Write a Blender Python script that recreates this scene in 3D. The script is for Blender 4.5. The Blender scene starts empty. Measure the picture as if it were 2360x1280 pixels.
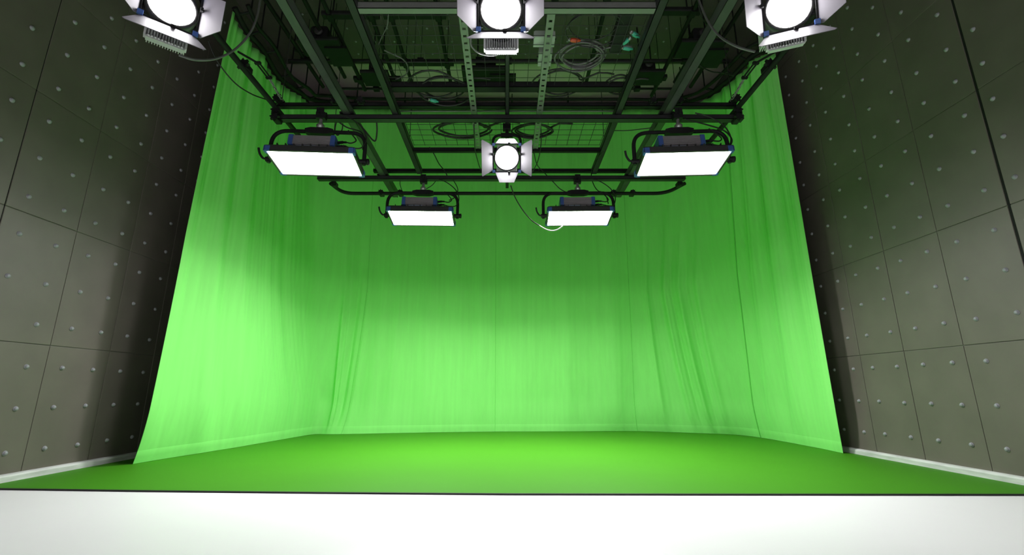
import bpy, math, random
from mathutils import Vector, Matrix
random.seed(7)
S = bpy.context.scene
COL = S.collection

# ------------------------------------------------------------------ camera, world, exposure
F_PX, PITCH, CAM_H = 1056.0, math.atan(257 / 1056.0), 0.6
cam_data = bpy.data.cameras.new('camera')
cam_data.sensor_width = 36.0
cam_data.lens = 36.0 * F_PX / 2360.0
cam_data.shift_x = 12 / 2360.0
cam_data.clip_start = 0.05
cam = bpy.data.objects.new('camera', cam_data)
COL.objects.link(cam)
cam.location = (0, 0, CAM_H)
cam.rotation_euler = (math.pi / 2 + PITCH, 0, 0)
S.camera = cam

world = bpy.data.worlds.new('world')
S.world = world
world.use_nodes = True
world.node_tree.nodes['Background'].inputs[0].default_value = (0, 0, 0, 1)
world.node_tree.nodes['Background'].inputs[1].default_value = 0.0

S.view_settings.view_transform = 'Standard'
S.view_settings.look = 'None'
S.view_settings.gamma = 1.0
S.view_settings.use_curve_mapping = False
S.view_settings.exposure = 0.0

FRONT_PANEL_STRENGTH = 11.5
FAR_PANEL_STRENGTH = 32.0
FRONT_PANEL_WATTS = 19.0
FAR_PANEL_WATTS = 54.0
PANEL_SPREAD = math.radians(150)
LENS_STRENGTH = 60.0
BEAM_WATTS = 620.0

# ------------------------------------------------------------------ helpers
CP, SP = math.cos(PITCH), math.sin(PITCH)


def at(px, py, Y=None, X=None, Z=None):
    """world point of a photo pixel at a known depth, side or height"""
    a, b = (px - 1168) / F_PX, (640 - py) / F_PX
    r = Vector((a, CP - b * SP, SP + b * CP))
    t = Y / r.y if Y is not None else (X / r.x if X is not None else (Z - CAM_H) / r.z)
    return Vector((r.x * t, r.y * t, CAM_H + r.z * t))


def proj(p):
    z = p[2] - CAM_H
    zc, up = p[1] * CP + z * SP, -p[1] * SP + z * CP
    return 1168 + F_PX * p[0] / zc, 640 - F_PX * up / zc


def tag(o, label=None, cat=None, group=None, kind=None):
    if label: o['label'] = label
    if cat: o['category'] = cat
    if group: o['group'] = group
    if kind: o['kind'] = kind
    return o


def thing(name, label, cat, loc=(0, 0, 0), rz=0.0, group=None):
    o = bpy.data.objects.new(name, None)
    o.empty_display_size = 0.1
    COL.objects.link(o)
    o.location = loc
    o.rotation_euler = (0, 0, rz)
    return tag(o, label, cat, group)


def kids(o):
    return [c for c in bpy.data.objects if c.parent == o]


def copy_tree(o, parent=None):
    c = o.copy()
    COL.objects.link(c)
    if parent is not None:
        c.parent = parent
    for ch in kids(o):
        copy_tree(ch, c)
    return c


class MB:
    def __init__(s):
        s.v, s.f, s.sm = [], [], []

    def add(s, vs, fs, smooth=False, M=None):
        n = len(s.v)
        for p in vs:
            p = Vector(p)
            s.v.append(tuple(M @ p) if M else tuple(p))
        for f in fs:
            s.f.append([i + n for i in f])
            s.sm.append(smooth)
        return s

    def box(s, c, d, M=None, ch=0.0):
        """box of centre c, size d; ch cuts the edges that run along its longest side"""
        x, y, z = d[0] / 2, d[1] / 2, d[2] / 2
        if ch <= 0:
            vs = [(c[0] + i * x, c[1] + j * y, c[2] + k * z) for i in (-1, 1) for j in (-1, 1) for k in (-1, 1)]
            fs = [(0, 1, 3, 2), (4, 6, 7, 5), (0, 4, 5, 1), (2, 3, 7, 6), (0, 2, 6, 4), (1, 5, 7, 3)]
            return s.add(vs, fs, False, M)
        ax = max(range(3), key=lambda i: d[i])
        u, w = [i for i in range(3) if i != ax]
        hu, hw = d[u] / 2, d[w] / 2
        prof = [(-hu + ch, -hw), (hu - ch, -hw), (hu, -hw + ch), (hu, hw - ch), (hu - ch, hw), (-hu + ch, hw), (-hu, hw - ch), (-hu, -hw + ch)]
        vs = []
        for e in (-1, 1):
            for a, b in prof:
                p = [0, 0, 0]
                p[ax] = c[ax] + e * d[ax] / 2
                p[u] = c[u] + a
                p[w] = c[w] + b
                vs.append(p)
        fs = [tuple(range(7, -1, -1)), tuple(range(8, 16))]
        for i in range(8):
            j = (i + 1) % 8
            fs.append((i, j, 8 + j, 8 + i))
        return s.add(vs, fs, False, M)

    def tube(s, pts, r, n=8, M=None, closed=False):
        pts = [Vector(p) for p in pts]
        rings = []
        up = None
        m = len(pts)
        for i, p in enumerate(pts):
            if closed:
                t = pts[(i + 1) % m] - pts[i - 1]
            else:
                t = pts[min(i + 1, m - 1)] - pts[max(i - 1, 0)]
            if t.length < 1e-9:
                t = Vector((0, 0, 1))
            t.normalize()
            if up is None:
                up = Vector((0, 0, 1)) if abs(t.z) < 0.9 else Vector((1, 0, 0))
            a = t.cross(up)
            if a.length < 1e-5:
                a = t.orthogonal()
            a.normalize()
            b = a.cross(t).normalized()
            up = b
            rings.append([p + a * (r * math.cos(2 * math.pi * k / n)) + b * (r * math.sin(2 * math.pi * k / n)) for k in range(n)])
        vs = [q for ring in rings for q in ring]
        fs = []
        for i in range(m if closed else m - 1):
            i2 = (i + 1) % m
            for k in range(n):
                k2 = (k + 1) % n
                fs.append((i * n + k, i * n + k2, i2 * n + k2, i2 * n + k))
        s.add(vs, fs, True, M)
        if not closed:
            s.add(rings[0], [tuple(range(n))], False, M)
            s.add(rings[-1], [tuple(range(n - 1, -1, -1))], False, M)
        return s

    def lathe(s, prof, n=24, M=None):
        """prof = [(radius, height along z)]"""
        vs, fs = [], []
        for r, h in prof:
            for k in range(n):
                a = 2 * math.pi * k / n
                vs.append((r * math.cos(a), r * math.sin(a), h))
        for i in range(len(prof) - 1):
            for k in range(n):
                k2 = (k + 1) % n
                fs.append((i * n + k, i * n + k2, (i + 1) * n + k2, (i + 1) * n + k))
        return s.add(vs, fs, True, M)

    def prism(s, poly, th, M=None):
        n = len(poly)
        vs = [(a, b, -th / 2) for a, b in poly] + [(a, b, th / 2) for a, b in poly]
        fs = [tuple(range(n - 1, -1, -1)), tuple(range(n, 2 * n))]
        for i in range(n):
            j = (i + 1) % n
            fs.append((i, j, n + j, n + i))
        return s.add(vs, fs, False, M)

    def build(s, name, mat, parent=None, bevel=0.0):
        me = bpy.data.meshes.new(name)
        me.from_pydata(s.v, [], s.f)
        me.polygons.foreach_set('use_smooth', s.sm)
        me.materials.append(mat)
        me.update()
        o = bpy.data.objects.new(name, me)
        COL.objects.link(o)
        if parent is not None:
            o.parent = parent
        if bevel > 0:
            b = o.modifiers.new('bevel', 'BEVEL')
            b.width = bevel
            b.segments = 2
            b.limit_method = 'ANGLE'
        return o


def smooth_path(pts, k=8):
    pts = [Vector(p) for p in pts]
    out = []
    for i in range(len(pts) - 1):
        p0, p1, p2, p3 = pts[max(i - 1, 0)], pts[i], pts[i + 1], pts[min(i + 2, len(pts) - 1)]
        for j in range(k):
            t = j / k
            out.append(0.5 * ((2 * p1) + (p2 - p0) * t + (2 * p0 - 5 * p1 + 4 * p2 - p3) * t * t + (3 * p1 - p0 - 3 * p2 + p3) * t ** 3))
    out.append(pts[-1])
    return out


def round_path(pts, r, k=6):
    """polyline with its inner corners rounded"""
    pts = [Vector(p) for p in pts]
    out = [pts[0]]
    for i in range(1, len(pts) - 1):
        a, b, c = pts[i - 1], pts[i], pts[i + 1]
        d1, d2 = (a - b), (c - b)
        q = min(r, d1.length * 0.49, d2.length * 0.49)
        p, e = b + d1.normalized() * q, b + d2.normalized() * q
        for j in range(k + 1):
            t = j / k
            out.append(p * (1 - t) ** 2 + b * 2 * t * (1 - t) + e * t * t)
    out.append(pts[-1])
    return out


# ------------------------------------------------------------------ materials
def material(name, col, rough=0.6, metal=0.0, spec=0.5, var=0.0, scale=6.0, bump=0.0, bscale=20.0, stretch=(1, 1, 1), sheen=0.0, bdist=0.01):
    m = bpy.data.materials.new(name)
    m.use_nodes = True
    nt = m.node_tree
    b = nt.nodes['Principled BSDF']
    b.inputs['Base Color'].default_value = (*col, 1)
    b.inputs['Roughness'].default_value = rough
    b.inputs['Metallic'].default_value = metal
    b.inputs['Specular IOR Level'].default_value = spec
    if sheen:
        b.inputs['Sheen Weight'].default_value = sheen
        b.inputs['Sheen Roughness'].default_value = 0.4
    if var or bump:
        tc = nt.nodes.new('ShaderNodeTexCoord')
        mp = nt.nodes.new('ShaderNodeMapping')
        mp.inputs['Scale'].default_value = stretch
        nt.links.new(tc.outputs['Object'], mp.inputs['Vector'])
    if var:
        nz = nt.nodes.new('ShaderNodeTexNoise')
        nz.inputs['Scale'].default_value = scale
        nz.inputs['Detail'].default_value = 4
        nt.links.new(mp.outputs['Vector'], nz.inputs['Vector'])
        cr = nt.nodes.new('ShaderNodeValToRGB')
        cr.color_ramp.elements[0].position = 0.3
        cr.color_ramp.elements[1].position = 0.7
        cr.color_ramp.elements[0].color = (*[c * (1 - var) for c in col], 1)
        cr.color_ramp.elements[1].color = (*[min(1, c * (1 + var)) for c in col], 1)
        nt.links.new(nz.outputs['Fac'], cr.inputs['Fac'])
        nt.links.new(cr.outputs['Color'], b.inputs['Base Color'])
    if bump:
        n2 = nt.nodes.new('ShaderNodeTexNoise')
        n2.inputs['Scale'].default_value = bscale
        n2.inputs['Detail'].default_value = 5
        nt.links.new(mp.outputs['Vector'], n2.inputs['Vector'])
        bp = nt.nodes.new('ShaderNodeBump')
        bp.inputs['Strength'].default_value = bump
        bp.inputs['Distance'].default_value = bdist
        nt.links.new(n2.outputs['Fac'], bp.inputs['Height'])
        nt.links.new(bp.outputs['Normal'], b.inputs['Normal'])
    return m


def emitter(name, col, strength):
    m = bpy.data.materials.new(name)
    m.use_nodes = True
    nt = m.node_tree
    b = nt.nodes['Principled BSDF']
    b.inputs['Base Color'].default_value = (0.8, 0.8, 0.8, 1)
    b.inputs['Emission Color'].default_value = (*col, 1)
    b.inputs['Emission Strength'].default_value = strength
    return m


M = dict(
    wallpad=material('dark_grey_padding', (0.138, 0.118, 0.103), 0.5, var=0.10, scale=3.0, bump=0.25, bscale=9.0, bdist=0.004),
    wallgap=material('grey_joint_filler', (0.15, 0.145, 0.13), 0.8),  # backing lightened to paint in the highlight on lit panel edges
    black=material('black_gap', (0.004, 0.004, 0.004), 0.9),
    stud=material('grey_stud', (0.30, 0.30, 0.33), 0.4, var=0.05),
    floor=material('white_floor_paint', (0.90, 0.89, 0.91), 0.5, var=0.01, scale=2.0),
    skirting=material('worn_white_paint', (0.62, 0.63, 0.62), 0.6, var=0.18, scale=14.0, stretch=(1, 0.4, 3)),
    ceilpad=material('charcoal_ceiling_padding', (0.13, 0.102, 0.105), 0.7, var=0.1, scale=2.0),
    ceilplain=material('grey_plaster', (0.62, 0.48, 0.53), 0.8, var=0.04, scale=2.0),  # mauve tint in the grey offsets the green bounce light
    frontwall=material('pale_plaster', (0.55, 0.54, 0.53), 0.8, var=0.03),
    backwall=material('dark_back_wall', (0.05, 0.05, 0.05), 0.8, var=0.05),
    cloth=material('green_cloth', (0.285, 0.85, 0.205), 0.8, spec=0.2, var=0.03, scale=3.0, stretch=(6, 6, 0.15), bump=0.05, bscale=500, bdist=0.001, sheen=0.08),
    seam=material('green_seam_cloth', (0.15, 0.60, 0.10), 0.8, spec=0.2, var=0.03, scale=30),
    fineseam=material('fine_green_seam_cloth', (0.245, 0.78, 0.17), 0.8, spec=0.2, var=0.03, scale=30),
    mat=material('green_mat', (0.056, 0.250, 0.010), 0.6, spec=0.15, var=0.02, scale=2.0),
    rubber=material('black_rubber', (0.012, 0.012, 0.012), 0.7, var=0.1, scale=30),
    steel=material('black_painted_steel', (0.014, 0.0135, 0.015), 0.5, spec=0.2, var=0.15, scale=12),
    alu=material('grey_aluminium', (0.20, 0.205, 0.20), 0.42, metal=0.35, var=0.08, scale=8),
    darkalu=material('dark_grey_channel_steel', (0.030, 0.030, 0.032), 0.45, metal=0.1, spec=0.3, var=0.12, scale=10),
    beam=material('grey_channel_steel', (0.075, 0.075, 0.078), 0.42, metal=0.2, var=0.12, scale=10),
    wire=material('dark_wire', (0.03, 0.03, 0.03), 0.5, metal=0.3, var=0.1),
    cable=material('black_cable', (0.014, 0.014, 0.014), 0.5, var=0.1, scale=30),
    greycable=material('grey_cable', (0.11, 0.11, 0.11), 0.45, var=0.1, scale=30),
    whitecable=material('white_cable', (0.6, 0.6, 0.58), 0.45, var=0.05, scale=30),
    housing=material('black_lamp_housing', (0.035, 0.033, 0.035), 0.45, var=0.1, scale=15),
    power=material('grey_lamp_housing', (0.24, 0.22, 0.235), 0.45, var=0.08, scale=15),  # grey raised to paint the lamp glow into the power unit
    blue=material('blue_plastic', (0.05, 0.11, 0.36), 0.4, var=0.06, scale=15),
    paleblue=material('pale_blue_label', (0.30, 0.36, 0.50), 0.5, var=0.04),
    orange=material('orange_plastic', (0.55, 0.18, 0.03), 0.5, var=0.05),
    door=material('barn_door_metal', (0.150, 0.140, 0.165), 0.5, metal=0.1, var=0.05),
    fins=material('light_heat_sink', (0.6, 0.6, 0.61), 0.4, metal=0.3, var=0.06),
    chain=material('bright_steel', (0.45, 0.45, 0.45), 0.35, metal=0.7, var=0.1),
    boxgrey=material('pale_grey_green_box', (0.36, 0.42, 0.36), 0.6, var=0.05),
    teal=material('teal_plastic', (0.05, 0.36, 0.25), 0.4, var=0.08),
    red=material('red_plastic', (0.45, 0.06, 0.02), 0.4, var=0.08),
    diffuser=emitter('glowing_diffuser', (1.0, 1.0, 0.99), FRONT_PANEL_STRENGTH),
    fardiffuser=emitter('glowing_far_diffuser', (1.0, 1.0, 0.99), FAR_PANEL_STRENGTH),
    lens=emitter('glowing_lens', (1.0, 0.985, 0.98), LENS_STRENGTH),
)

# ------------------------------------------------------------------ room shell
WX, Y0, Y1, ZC = 3.3, -2.6, 7.15, 5.2


def struct(o):
    o['kind'] = 'structure'
    return o


fl = MB().box((0, (Y0 + Y1) / 2, -0.05), (2 * WX + 0.3, Y1 - Y0, 0.1))
struct(fl.build('floor', M['floor']))
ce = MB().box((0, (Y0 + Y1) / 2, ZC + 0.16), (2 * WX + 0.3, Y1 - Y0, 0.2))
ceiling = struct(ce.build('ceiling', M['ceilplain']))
struct(MB().box((0, Y1 + 0.05, ZC / 2), (2 * WX + 0.3, 0.1, ZC + 0.5)).build('wall_back', M['backwall']))
struct(MB().box((0, Y0 - 0.05, ZC / 2), (2 * WX + 0.3, 0.1, ZC + 0.5)).build('wall_front', M['frontwall']))  # unseen wall behind the camera, made pale to bounce spotlight fill forward


def stud_mesh(r=0.0135, h=0.014):
    m = MB()
    m.lathe([(r * 1.25, 0.0), (r * 1.25, 0.002), (r, 0.003), (r * 0.98, h * 0.6), (r * 0.7, h * 0.93), (0.0005, h)], 12)
    return m


ROWS = [0.05, 0.905, 1.775, 2.64, 3.50, 4.36, 5.25]
COLS = [1.78, 2.30, 2.815, 3.335, 3.848, 4.335, 4.85, 5.37, 5.89]
STUD_Y = {-1: [2.425, 2.687, 2.943, 3.20, 3.465, 3.725, 3.985, 4.245, 4.50, 4.76],
          1: [2.44, 2.735, 2.935, 3.198, 3.442, 3.693, 3.94, 4.203, 4.445, 4.70, 4.96, 5.21]}
STUD_Z = {-1: [0.186, 0.47, 0.75, 1.043, 1.33, 1.618, 1.892, 2.182, 2.475, 2.75, 3.037, 3.325, 3.61, 3.90, 4.185, 4.47, 4.76],
          1: [0.213, 0.49, 0.785, 1.078, 1.365, 1.645, 1.935, 2.228, 2.515, 2.80, 3.075, 3.385, 3.66, 3.94, 4.19, 4.48, 4.77]}
for side, nm in ((-1, 'left'), (1, 'right')):
    # backing board and the plain stretches out of sight
    w = MB().box((side * (WX + 0.056), (Y0 + Y1) / 2, ZC / 2), (0.1, Y1 - Y0, ZC + 0.5))
    w.box((side * (WX + 0.0125), (Y0 + COLS[0]) / 2, ZC / 2), (0.025, COLS[0] - Y0 - 0.01, ZC + 0.5))
    w.box((side * (WX + 0.0125), (Y1 + COLS[-1]) / 2, ZC / 2), (0.025, Y1 - COLS[-1] - 0.01, ZC + 0.5))
    wall = struct(w.build('wall_' + nm, M['wallgap']))
    MB().box((side * (WX + 0.0045), 2.815 + (0.003 if side < 0 else 0), ZC / 2), (0.003, 0.016 if side > 0 else 0.007, ZC - 0.1)).build('wall_joint', M['black'], wall)
    for i in range(len(COLS) - 1):
        for j in range(len(ROWS) - 1):
            ga = 0.009 if abs(COLS[i] - 2.815) < 1e-6 else 0.002
            gb = (0.009 if side > 0 else 0.003) if abs(COLS[i + 1] - 2.815) < 1e-6 else 0.002
            if abs(COLS[i] - 2.815) < 1e-6 and side < 0:
                ga = 0.003
            ya, yb = COLS[i] + ga, COLS[i + 1] - gb
            za, zb = ROWS[j] + 0.002, ROWS[j + 1] - 0.002
            MB().box((side * (WX + 0.0125), (ya + yb) / 2, (za + zb) / 2), (0.024 + 0.0012 * ((i * 7 + j * 3) % 3), yb - ya, zb - za)).build('wall_panel', M['wallpad'], wall, bevel=0.003)
    spots = []
    for y in STUD_Y[side]:
        for z in STUD_Z[side]:
            px, py = proj((side * WX, y, z))
            if -10 < px < 2370 and -10 < py < 1290:
                spots.append((y, z))
    spots.sort()
    proto = None
    rot = (0, side * -math.pi / 2, 0)
    rest = MB()
    for k, (y, z) in enumerate(spots):
        yy, zz = y + random.uniform(-.004, .004), z + random.uniform(-.004, .004)
        if k >= 100:
            R = Matrix.Translation((side * (WX - 0.001), yy, zz)) @ Matrix.Rotation(side * -math.pi / 2, 4, 'Y')
            sm = stud_mesh()
            rest.add(sm.v, sm.f, True, R)
            continue
        if proto is None:
            proto = stud_mesh().build('wall_stud', M['stud'], wall)
            o = proto
        else:
            o = proto.copy()
            COL.objects.link(o)
        o.location = (side * (WX - 0.001), yy, zz)
        o.rotation_euler = rot
    if rest.v:
        tag(rest.build('wall_stud', M['stud'], wall), kind='stuff')
    sk = MB()
    prof = [(0, 0), (0.034, 0), (0.034, 0.040), (0.026, 0.052), (0.0, 0.056)]
    vs = [(side * (WX - a), y, b) for y in (Y0, Y1) for a, b in prof]
    n = len(prof)
    fs = [(i, (i + 1) % n, n + (i + 1) % n, n + i) for i in range(n)] + [tuple(range(n)), tuple(range(2 * n - 1, n - 1, -1))]
    sk.add(vs, fs)
    struct(sk.build('baseboard_' + nm, M['skirting']))

# padded front part of the ceiling with its studs
for i in range(13):
    xa = -WX + i * 0.508
    for (ya, yb) in ((Y0, 1.2), (1.2, 2.1), (2.1, 3.0), (3.0, 3.9), (3.9, 4.82), (4.82, 5.75)):
        MB().box((xa + 0.254, (ya + yb) / 2, ZC + 0.03), (0.505, yb - ya - 0.004, 0.06)).build('ceiling_panel', M['ceilpad'], ceiling)
proto = None
for ix in range(20):
    for iy in range(5):
        x, y = -2.62 + ix * 0.262 + (0.04 if iy % 2 else 0), 4.60 + iy * 0.235
        if proto is None:
            proto = o = stud_mesh(0.012, 0.012).build('ceiling_stud', M['stud'], ceiling)
        else:
            o = proto.copy()
            COL.objects.link(o)
        o.location = (x, y, ZC + 0.001)
        o.rotation_euler = (math.pi, 0, 0)

# ------------------------------------------------------------------ green mat on the floor
mt = thing('floor_mat', 'wide green floor mat with a thin black front edge, lying below the green curtain', 'mat', (0, 2.9, 0))
edge = [(-3.262, 3.04), (-2.2, 2.975), (-1.1, 2.925), (0.0, 2.888), (1.1, 2.880), (2.2, 2.876), (3.262, 2.872)]
mm, ee = MB(), MB()
H = 0.008
vs, fs = [], []
for x, y in edge:
    vs += [(x, y - 2.9, H), (x, 7.1 - 2.9, H), (x, y - 2.9, 0.0), (x, 7.1 - 2.9, 0)]
for i in range(len(edge) - 1):
    a, b = 4 * i, 4 * i + 4
    fs += [(a, b, b + 1, a + 1), (a + 2, b + 2, b, a), (a + 3, a + 1, b + 1, b + 3)]
mm.add(vs, fs)
mm.build('mat_sheet', M['mat'], mt)
vs, fs = [], []
for x, y in edge:
    y -= 2.9
    vs += [(x, y - 0.007, 0.0), (x, y - 0.007, H + 0.001), (x, y + 0.004, H + 0.0015), (x, y + 0.004, 0.0)]
for i in range(len(edge) - 1):
    a, b = 4 * i, 4 * i + 4
    fs += [(a, b, b + 1, a + 1), (a + 1, b + 1, b + 2, a + 2), (a + 2, b + 2, b + 3, a + 3)]
ee.add(vs, fs)
tag(ee.build('edge_strip', M['rubber'], mt), 'black rubber edge strip')

# ------------------------------------------------------------------ green curtain
# control columns: plan position at floor, low, middle and the top point
zf = H + 0.002
CTRL = [
    [(-3.03, 3.96), (-2.930, 3.90), (-2.885, 3.90), at(535, 26, Y=3.90)],
    [(-2.95, 4.40), (-2.875, 4.32), (-2.850, 4.20), at(562, 78, Y=4.12)],
    [(-2.84, 4.91), (-2.80, 4.80), (-2.80, 4.55), at(600, 122, Y=4.40)],
    [(-2.74, 5.55), (-2.71, 5.45), (-2.75, 5.05), at(640, 186, Y=4.88)],
    [(-2.66, 6.10), (-2.64, 6.02), (-2.72, 5.55), at(684, 217, Y=5.25)],
    [(-2.57, 6.47), (-2.52, 6.42), (-2.55, 6.05), at(728, 239, Y=5.72)],
    [tuple(at(785, 1003, Z=0)[:2]), tuple(at(810, 890, Y=6.52)[:2]), tuple(at(848, 640, Y=6.40)[:2]), at(868, 250, Y=6.30)],
    [(-1.07, 6.72), (-1.07, 6.68), (-1.05, 6.58), at(1000, 251, Y=6.50)],
    [(-0.165, 6.85), (-0.165, 6.80), (-0.163, 6.66), at(1143, 251, Y=6.58)],
    [(0.75, 6.89), (0.75, 6.84), (0.74, 6.66), at(1290, 251, Y=6.58)],
    [tuple(at(1468, 996, Z=0)[:2]), tuple(at(1459, 900, Y=6.80)[:2]), tuple(at(1446, 620, Y=6.60)[:2]), at(1428, 251, Y=6.50)],
    [(2.55, 6.66), (2.42, 6.60), (2.18, 6.45), at(1530, 250, Y=6.25)],
    [(3.02, 6.42), (2.88, 6.32), (2.62, 6.10), at(1612, 235, Y=5.72)],
    [(3.17, 6.02), (3.09, 5.95), (2.94, 5.65), at(1672, 201, Y=5.10)],
    [(3.20, 5.55), (3.14, 5.50), (3.02, 5.25), at(1715, 160, Y=4.78)],
    [(3.205, 5.05), (3.15, 4.98), (3.07, 4.85), at(1746, 132, Y=4.60)],
    [(3.18, 4.60), (3.115, 4.52), (3.085, 4.50), at(1785, 122, Y=4.50)],
]


def crom(p0, p1, p2, p3, t):
    return 0.5 * ((2 * p1) + (p2 - p0) * t + (2 * p0 - 5 * p1 + 4 * p2 - p3) * t * t + (3 * p1 - p0 - 3 * p2 + p3) * t ** 3)


def level(k, u):
    i = min(int(u), len(CTRL) - 2)
    t = u - i
    q = [CTRL[max(i - 1, 0)][k], CTRL[i][k], CTRL[i + 1][k], CTRL[min(i + 2, len(CTRL) - 1)][k]]
    return Vector([crom(q[0][d], q[1][d], q[2][d], q[3][d], t) for d in range(len(q[0]))])


# 1D fold profile from random sines of the cloth length
rf = random.Random(3)
WAVES = [(rf.uniform(0.05, 0.75), rf.uniform(0, 6.28), rf.random()) for _ in range(34)]


def fold(s, z):
    v = 0.0
    for L, ph, q in WAVES:
        amp = 0.0060 * (L / 0.3) ** 1.0
        v += amp * math.sin(2 * math.pi * s / L + ph + 0.25 * q * z)
    return v * 0.30


def bumpf(u, c, w):
    return math.exp(-((u - c) / w) ** 2)


Z_LOW, Z_MID = 0.45, 2.0


def cloth_point(u, v, s):
    """v 0 at the floor, 1 at the top"""
    B, Lw, Md, T = level(0, u), level(1, u), level(2, u), level(3, u)
    z = zf + v * (T.z - zf)
    if z < Z_LOW:
        t = z / Z_LOW
        t = t * (2 - t) * 0.6 + t * 0.4
        p = B.lerp(Lw, t)
    elif z < Z_MID:
        t = (z - Z_LOW) / (Z_MID - Z_LOW)
        t = t * 0.6 + 0.4 * (t * (2 - t))
        p = Lw.lerp(Md, t)
    else:
        t = (z - Z_MID) / (T.z - Z_MID)
        p = Md.lerp(Vector((T.x, T.y)), t)
    # fold displacement along the plan normal
    e = 0.05
    a, b = level(1, max(u - e, 0)), level(1, min(u + e, len(CTRL) - 1.0001))
    d = b - a
    n = Vector((d.y, -d.x))
    n = n.normalized() if n.length > 1e-6 else Vector((0, -1))
    k = min(1.0, 0.15 + z / 0.5)
    f = fold(s, z) * k
    # gathered folds that sweep out to the two back corners
    g = 0.0
    env = math.exp(-((z - 1.1) / 1.25) ** 2) * min(1, z / 0.25)
    for c, w, h in ((5.62, 0.055, 0.05), (5.86, 0.05, -0.045), (5.74, 0.03, 0.02), (6.05, 0.045, 0.03), (10.55, 0.05, 0.022), (11.15, 0.06, 0.055), (11.33, 0.05, -0.045), (11.52, 0.06, 0.07), (11.70, 0.05, -0.03), (11.95, 0.07, 0.045)):
        g += h * bumpf(u, c, w)
    f += g * env
    # small pinched gathers at the heading
    f += 0.012 * math.sin(s * 40) * max(0, (v - 0.93) / 0.07)
    p = p + n * f
    return Vector((p.x, p.y, z))


NU, NV = 1100, 64
US = [i / NU * (len(CTRL) - 1.0002) for i in range(NU + 1)]
arc, prev = [0.0], level(1, 0)
for u in US[1:]:
    q = level(1, u)
    arc.append(arc[-1] + (q - prev).length)
    prev = q
VS = [(j / NV) for j in range(NV + 1)]
VS = [v * (0.55 + 0.45 * v) for v in VS]
cur = thing('green_screen_curtain', 'large bright green chroma key curtain hanging round three sides behind the lamps', 'curtain', (0, 6.6, 0))
O = Vector((0, 6.6, 0))
cm = MB()
grid = [[cloth_point(u, v, arc[i]) for v in VS] for i, u in enumerate(US)]
vs = [p - O for colm in grid for p in colm]
n = NV + 1
fs = [(i * n + j, (i + 1) * n + j, (i + 1) * n + j + 1, i * n + j + 1) for i in range(NU) for j in range(NV)]
cm.add(vs, fs, True)
clo = cm.build('cloth', M['cloth'], cur)
sol = clo.modifiers.new('thickness', 'SOLIDIFY')
sol.thickness = 0.003
sol.offset = 0
for cu in (6.0, 8.0, 10.0, 13.0):
    i = min(range(NU + 1), key=lambda k: abs(US[k] - cu))
    pts = []
    for j in range(n):
        p = grid[i][j]
        t = grid[i + 1][j] - grid[i - 1][j]
        nn = Vector((t.y, -t.x, 0)).normalized()
        pts.append(p + nn * 0.002 - O)
    MB().tube(pts, 0.005 if cu != 13.0 else 0.008, 6).build('seam', M['seam'] if cu == 13.0 else M['fineseam'], cur)
# stitched hem along the floor, a band standing a little proud of the cloth
hv = []
for i in range(0, NU + 1, 2):
    t = grid[min(i + 1, NU)][1] - grid[max(i - 1, 0)][1]
    nn = Vector((t.y, -t.x, 0)).normalized()
    for zz in (0.0, 0.05, 0.10, 0.104):
        v = zz / max(0.5, level(3, US[i]).z)
        p = cloth_point(US[i], v, arc[i])
        hv.append(p + nn * (0.002 if zz < 0.103 else 0.0005) - O)
hm = MB()
k = len(hv) // 4
hm.add(hv, [(4 * i + j, 4 * i + 4 + j, 4 * i + 5 + j, 4 * i + 1 + j) for i in range(k - 1) for j in range(3)], True)
hm.build('hem', M['cloth'], cur)

# ------------------------------------------------------------------ curtain track
tr = thing('curtain_track', 'black double pipe curtain track curving round above the green curtain', 'curtain track', (0, 5.5, 4.4))
O = Vector((0, 5.5, 4.4))
path = [level(3, u) for u in [k * 0.125 for k in range(int((len(CTRL) - 1) * 8) + 1)][:-1]]
outer, inner = [], []
for i, p in enumerate(path):
    t = path[min(i + 1, len(path) - 1)] - path[max(i - 1, 0)]
    nn = Vector((t.y, -t.x, 0)).normalized()
    outer.append(p + Vector((0, 0, 0.045)) + nn * 0.02)
    inner.append(p + Vector((0, 0, 0.075)) + nn * 0.15)
def ext(pts, d):
    return [pts[0] - d * Vector((0, 1, 0))] + pts
MB().tube([p - O for p in outer], 0.030, 8).build('rail', M['steel'], tr)
MB().tube([p - O for p in inner], 0.022, 8).build('rail', M['steel'], tr)
for i in range(3, len(path) - 2, 7):
    MB().tube([outer[i] - O, inner[i] - O], 0.014, 6).build('bracket', M['steel'], tr)
    MB().tube([inner[i] - O, Vector((inner[i].x, inner[i].y, ZC - 0.004)) - O], 0.008, 6).build('hanger_rod', M['steel'], tr)

# ------------------------------------------------------------------ lighting grid
ZB = 2.955     # level of the long beams
LG = thing('lighting_grid', 'black steel lighting grid of crossed bars that carries all the lamps', 'lighting grid', (0, 3.5, 2.9))
G0 = Vector((0, 3.5, 2.9))


def gbox(name, c, d, mat, parent=LG, O=G0, ch=0.004):
    return MB().box(Vector(c) - O, d, ch=ch).build(name, mat, parent)


def channel(name, c, L, w, h, axis, mat, parent=LG, O=G0):
    """slotted channel bar, open side up, with a folded lip"""
    t = 0.004
    m = MB()
    c = Vector(c) - O
    d = lambda along, a, b: (along, a, b) if axis == 'x' else (a, along, b)
    off = lambda a, b: c + (Vector((0, a, b)) if axis == 'x' else Vector((a, 0, b)))
    m.box(off(0, -h / 2 + t / 2), d(L, w, t))
    for s in (-1, 1):
        m.box(off(s * (w / 2 - t / 2), 0), d(L, t, h))
        m.box(off(s * (w / 2 - 0.007), h / 2 - t / 2), d(L, 0.014, t))
    return m.build(name, mat, parent)


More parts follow.
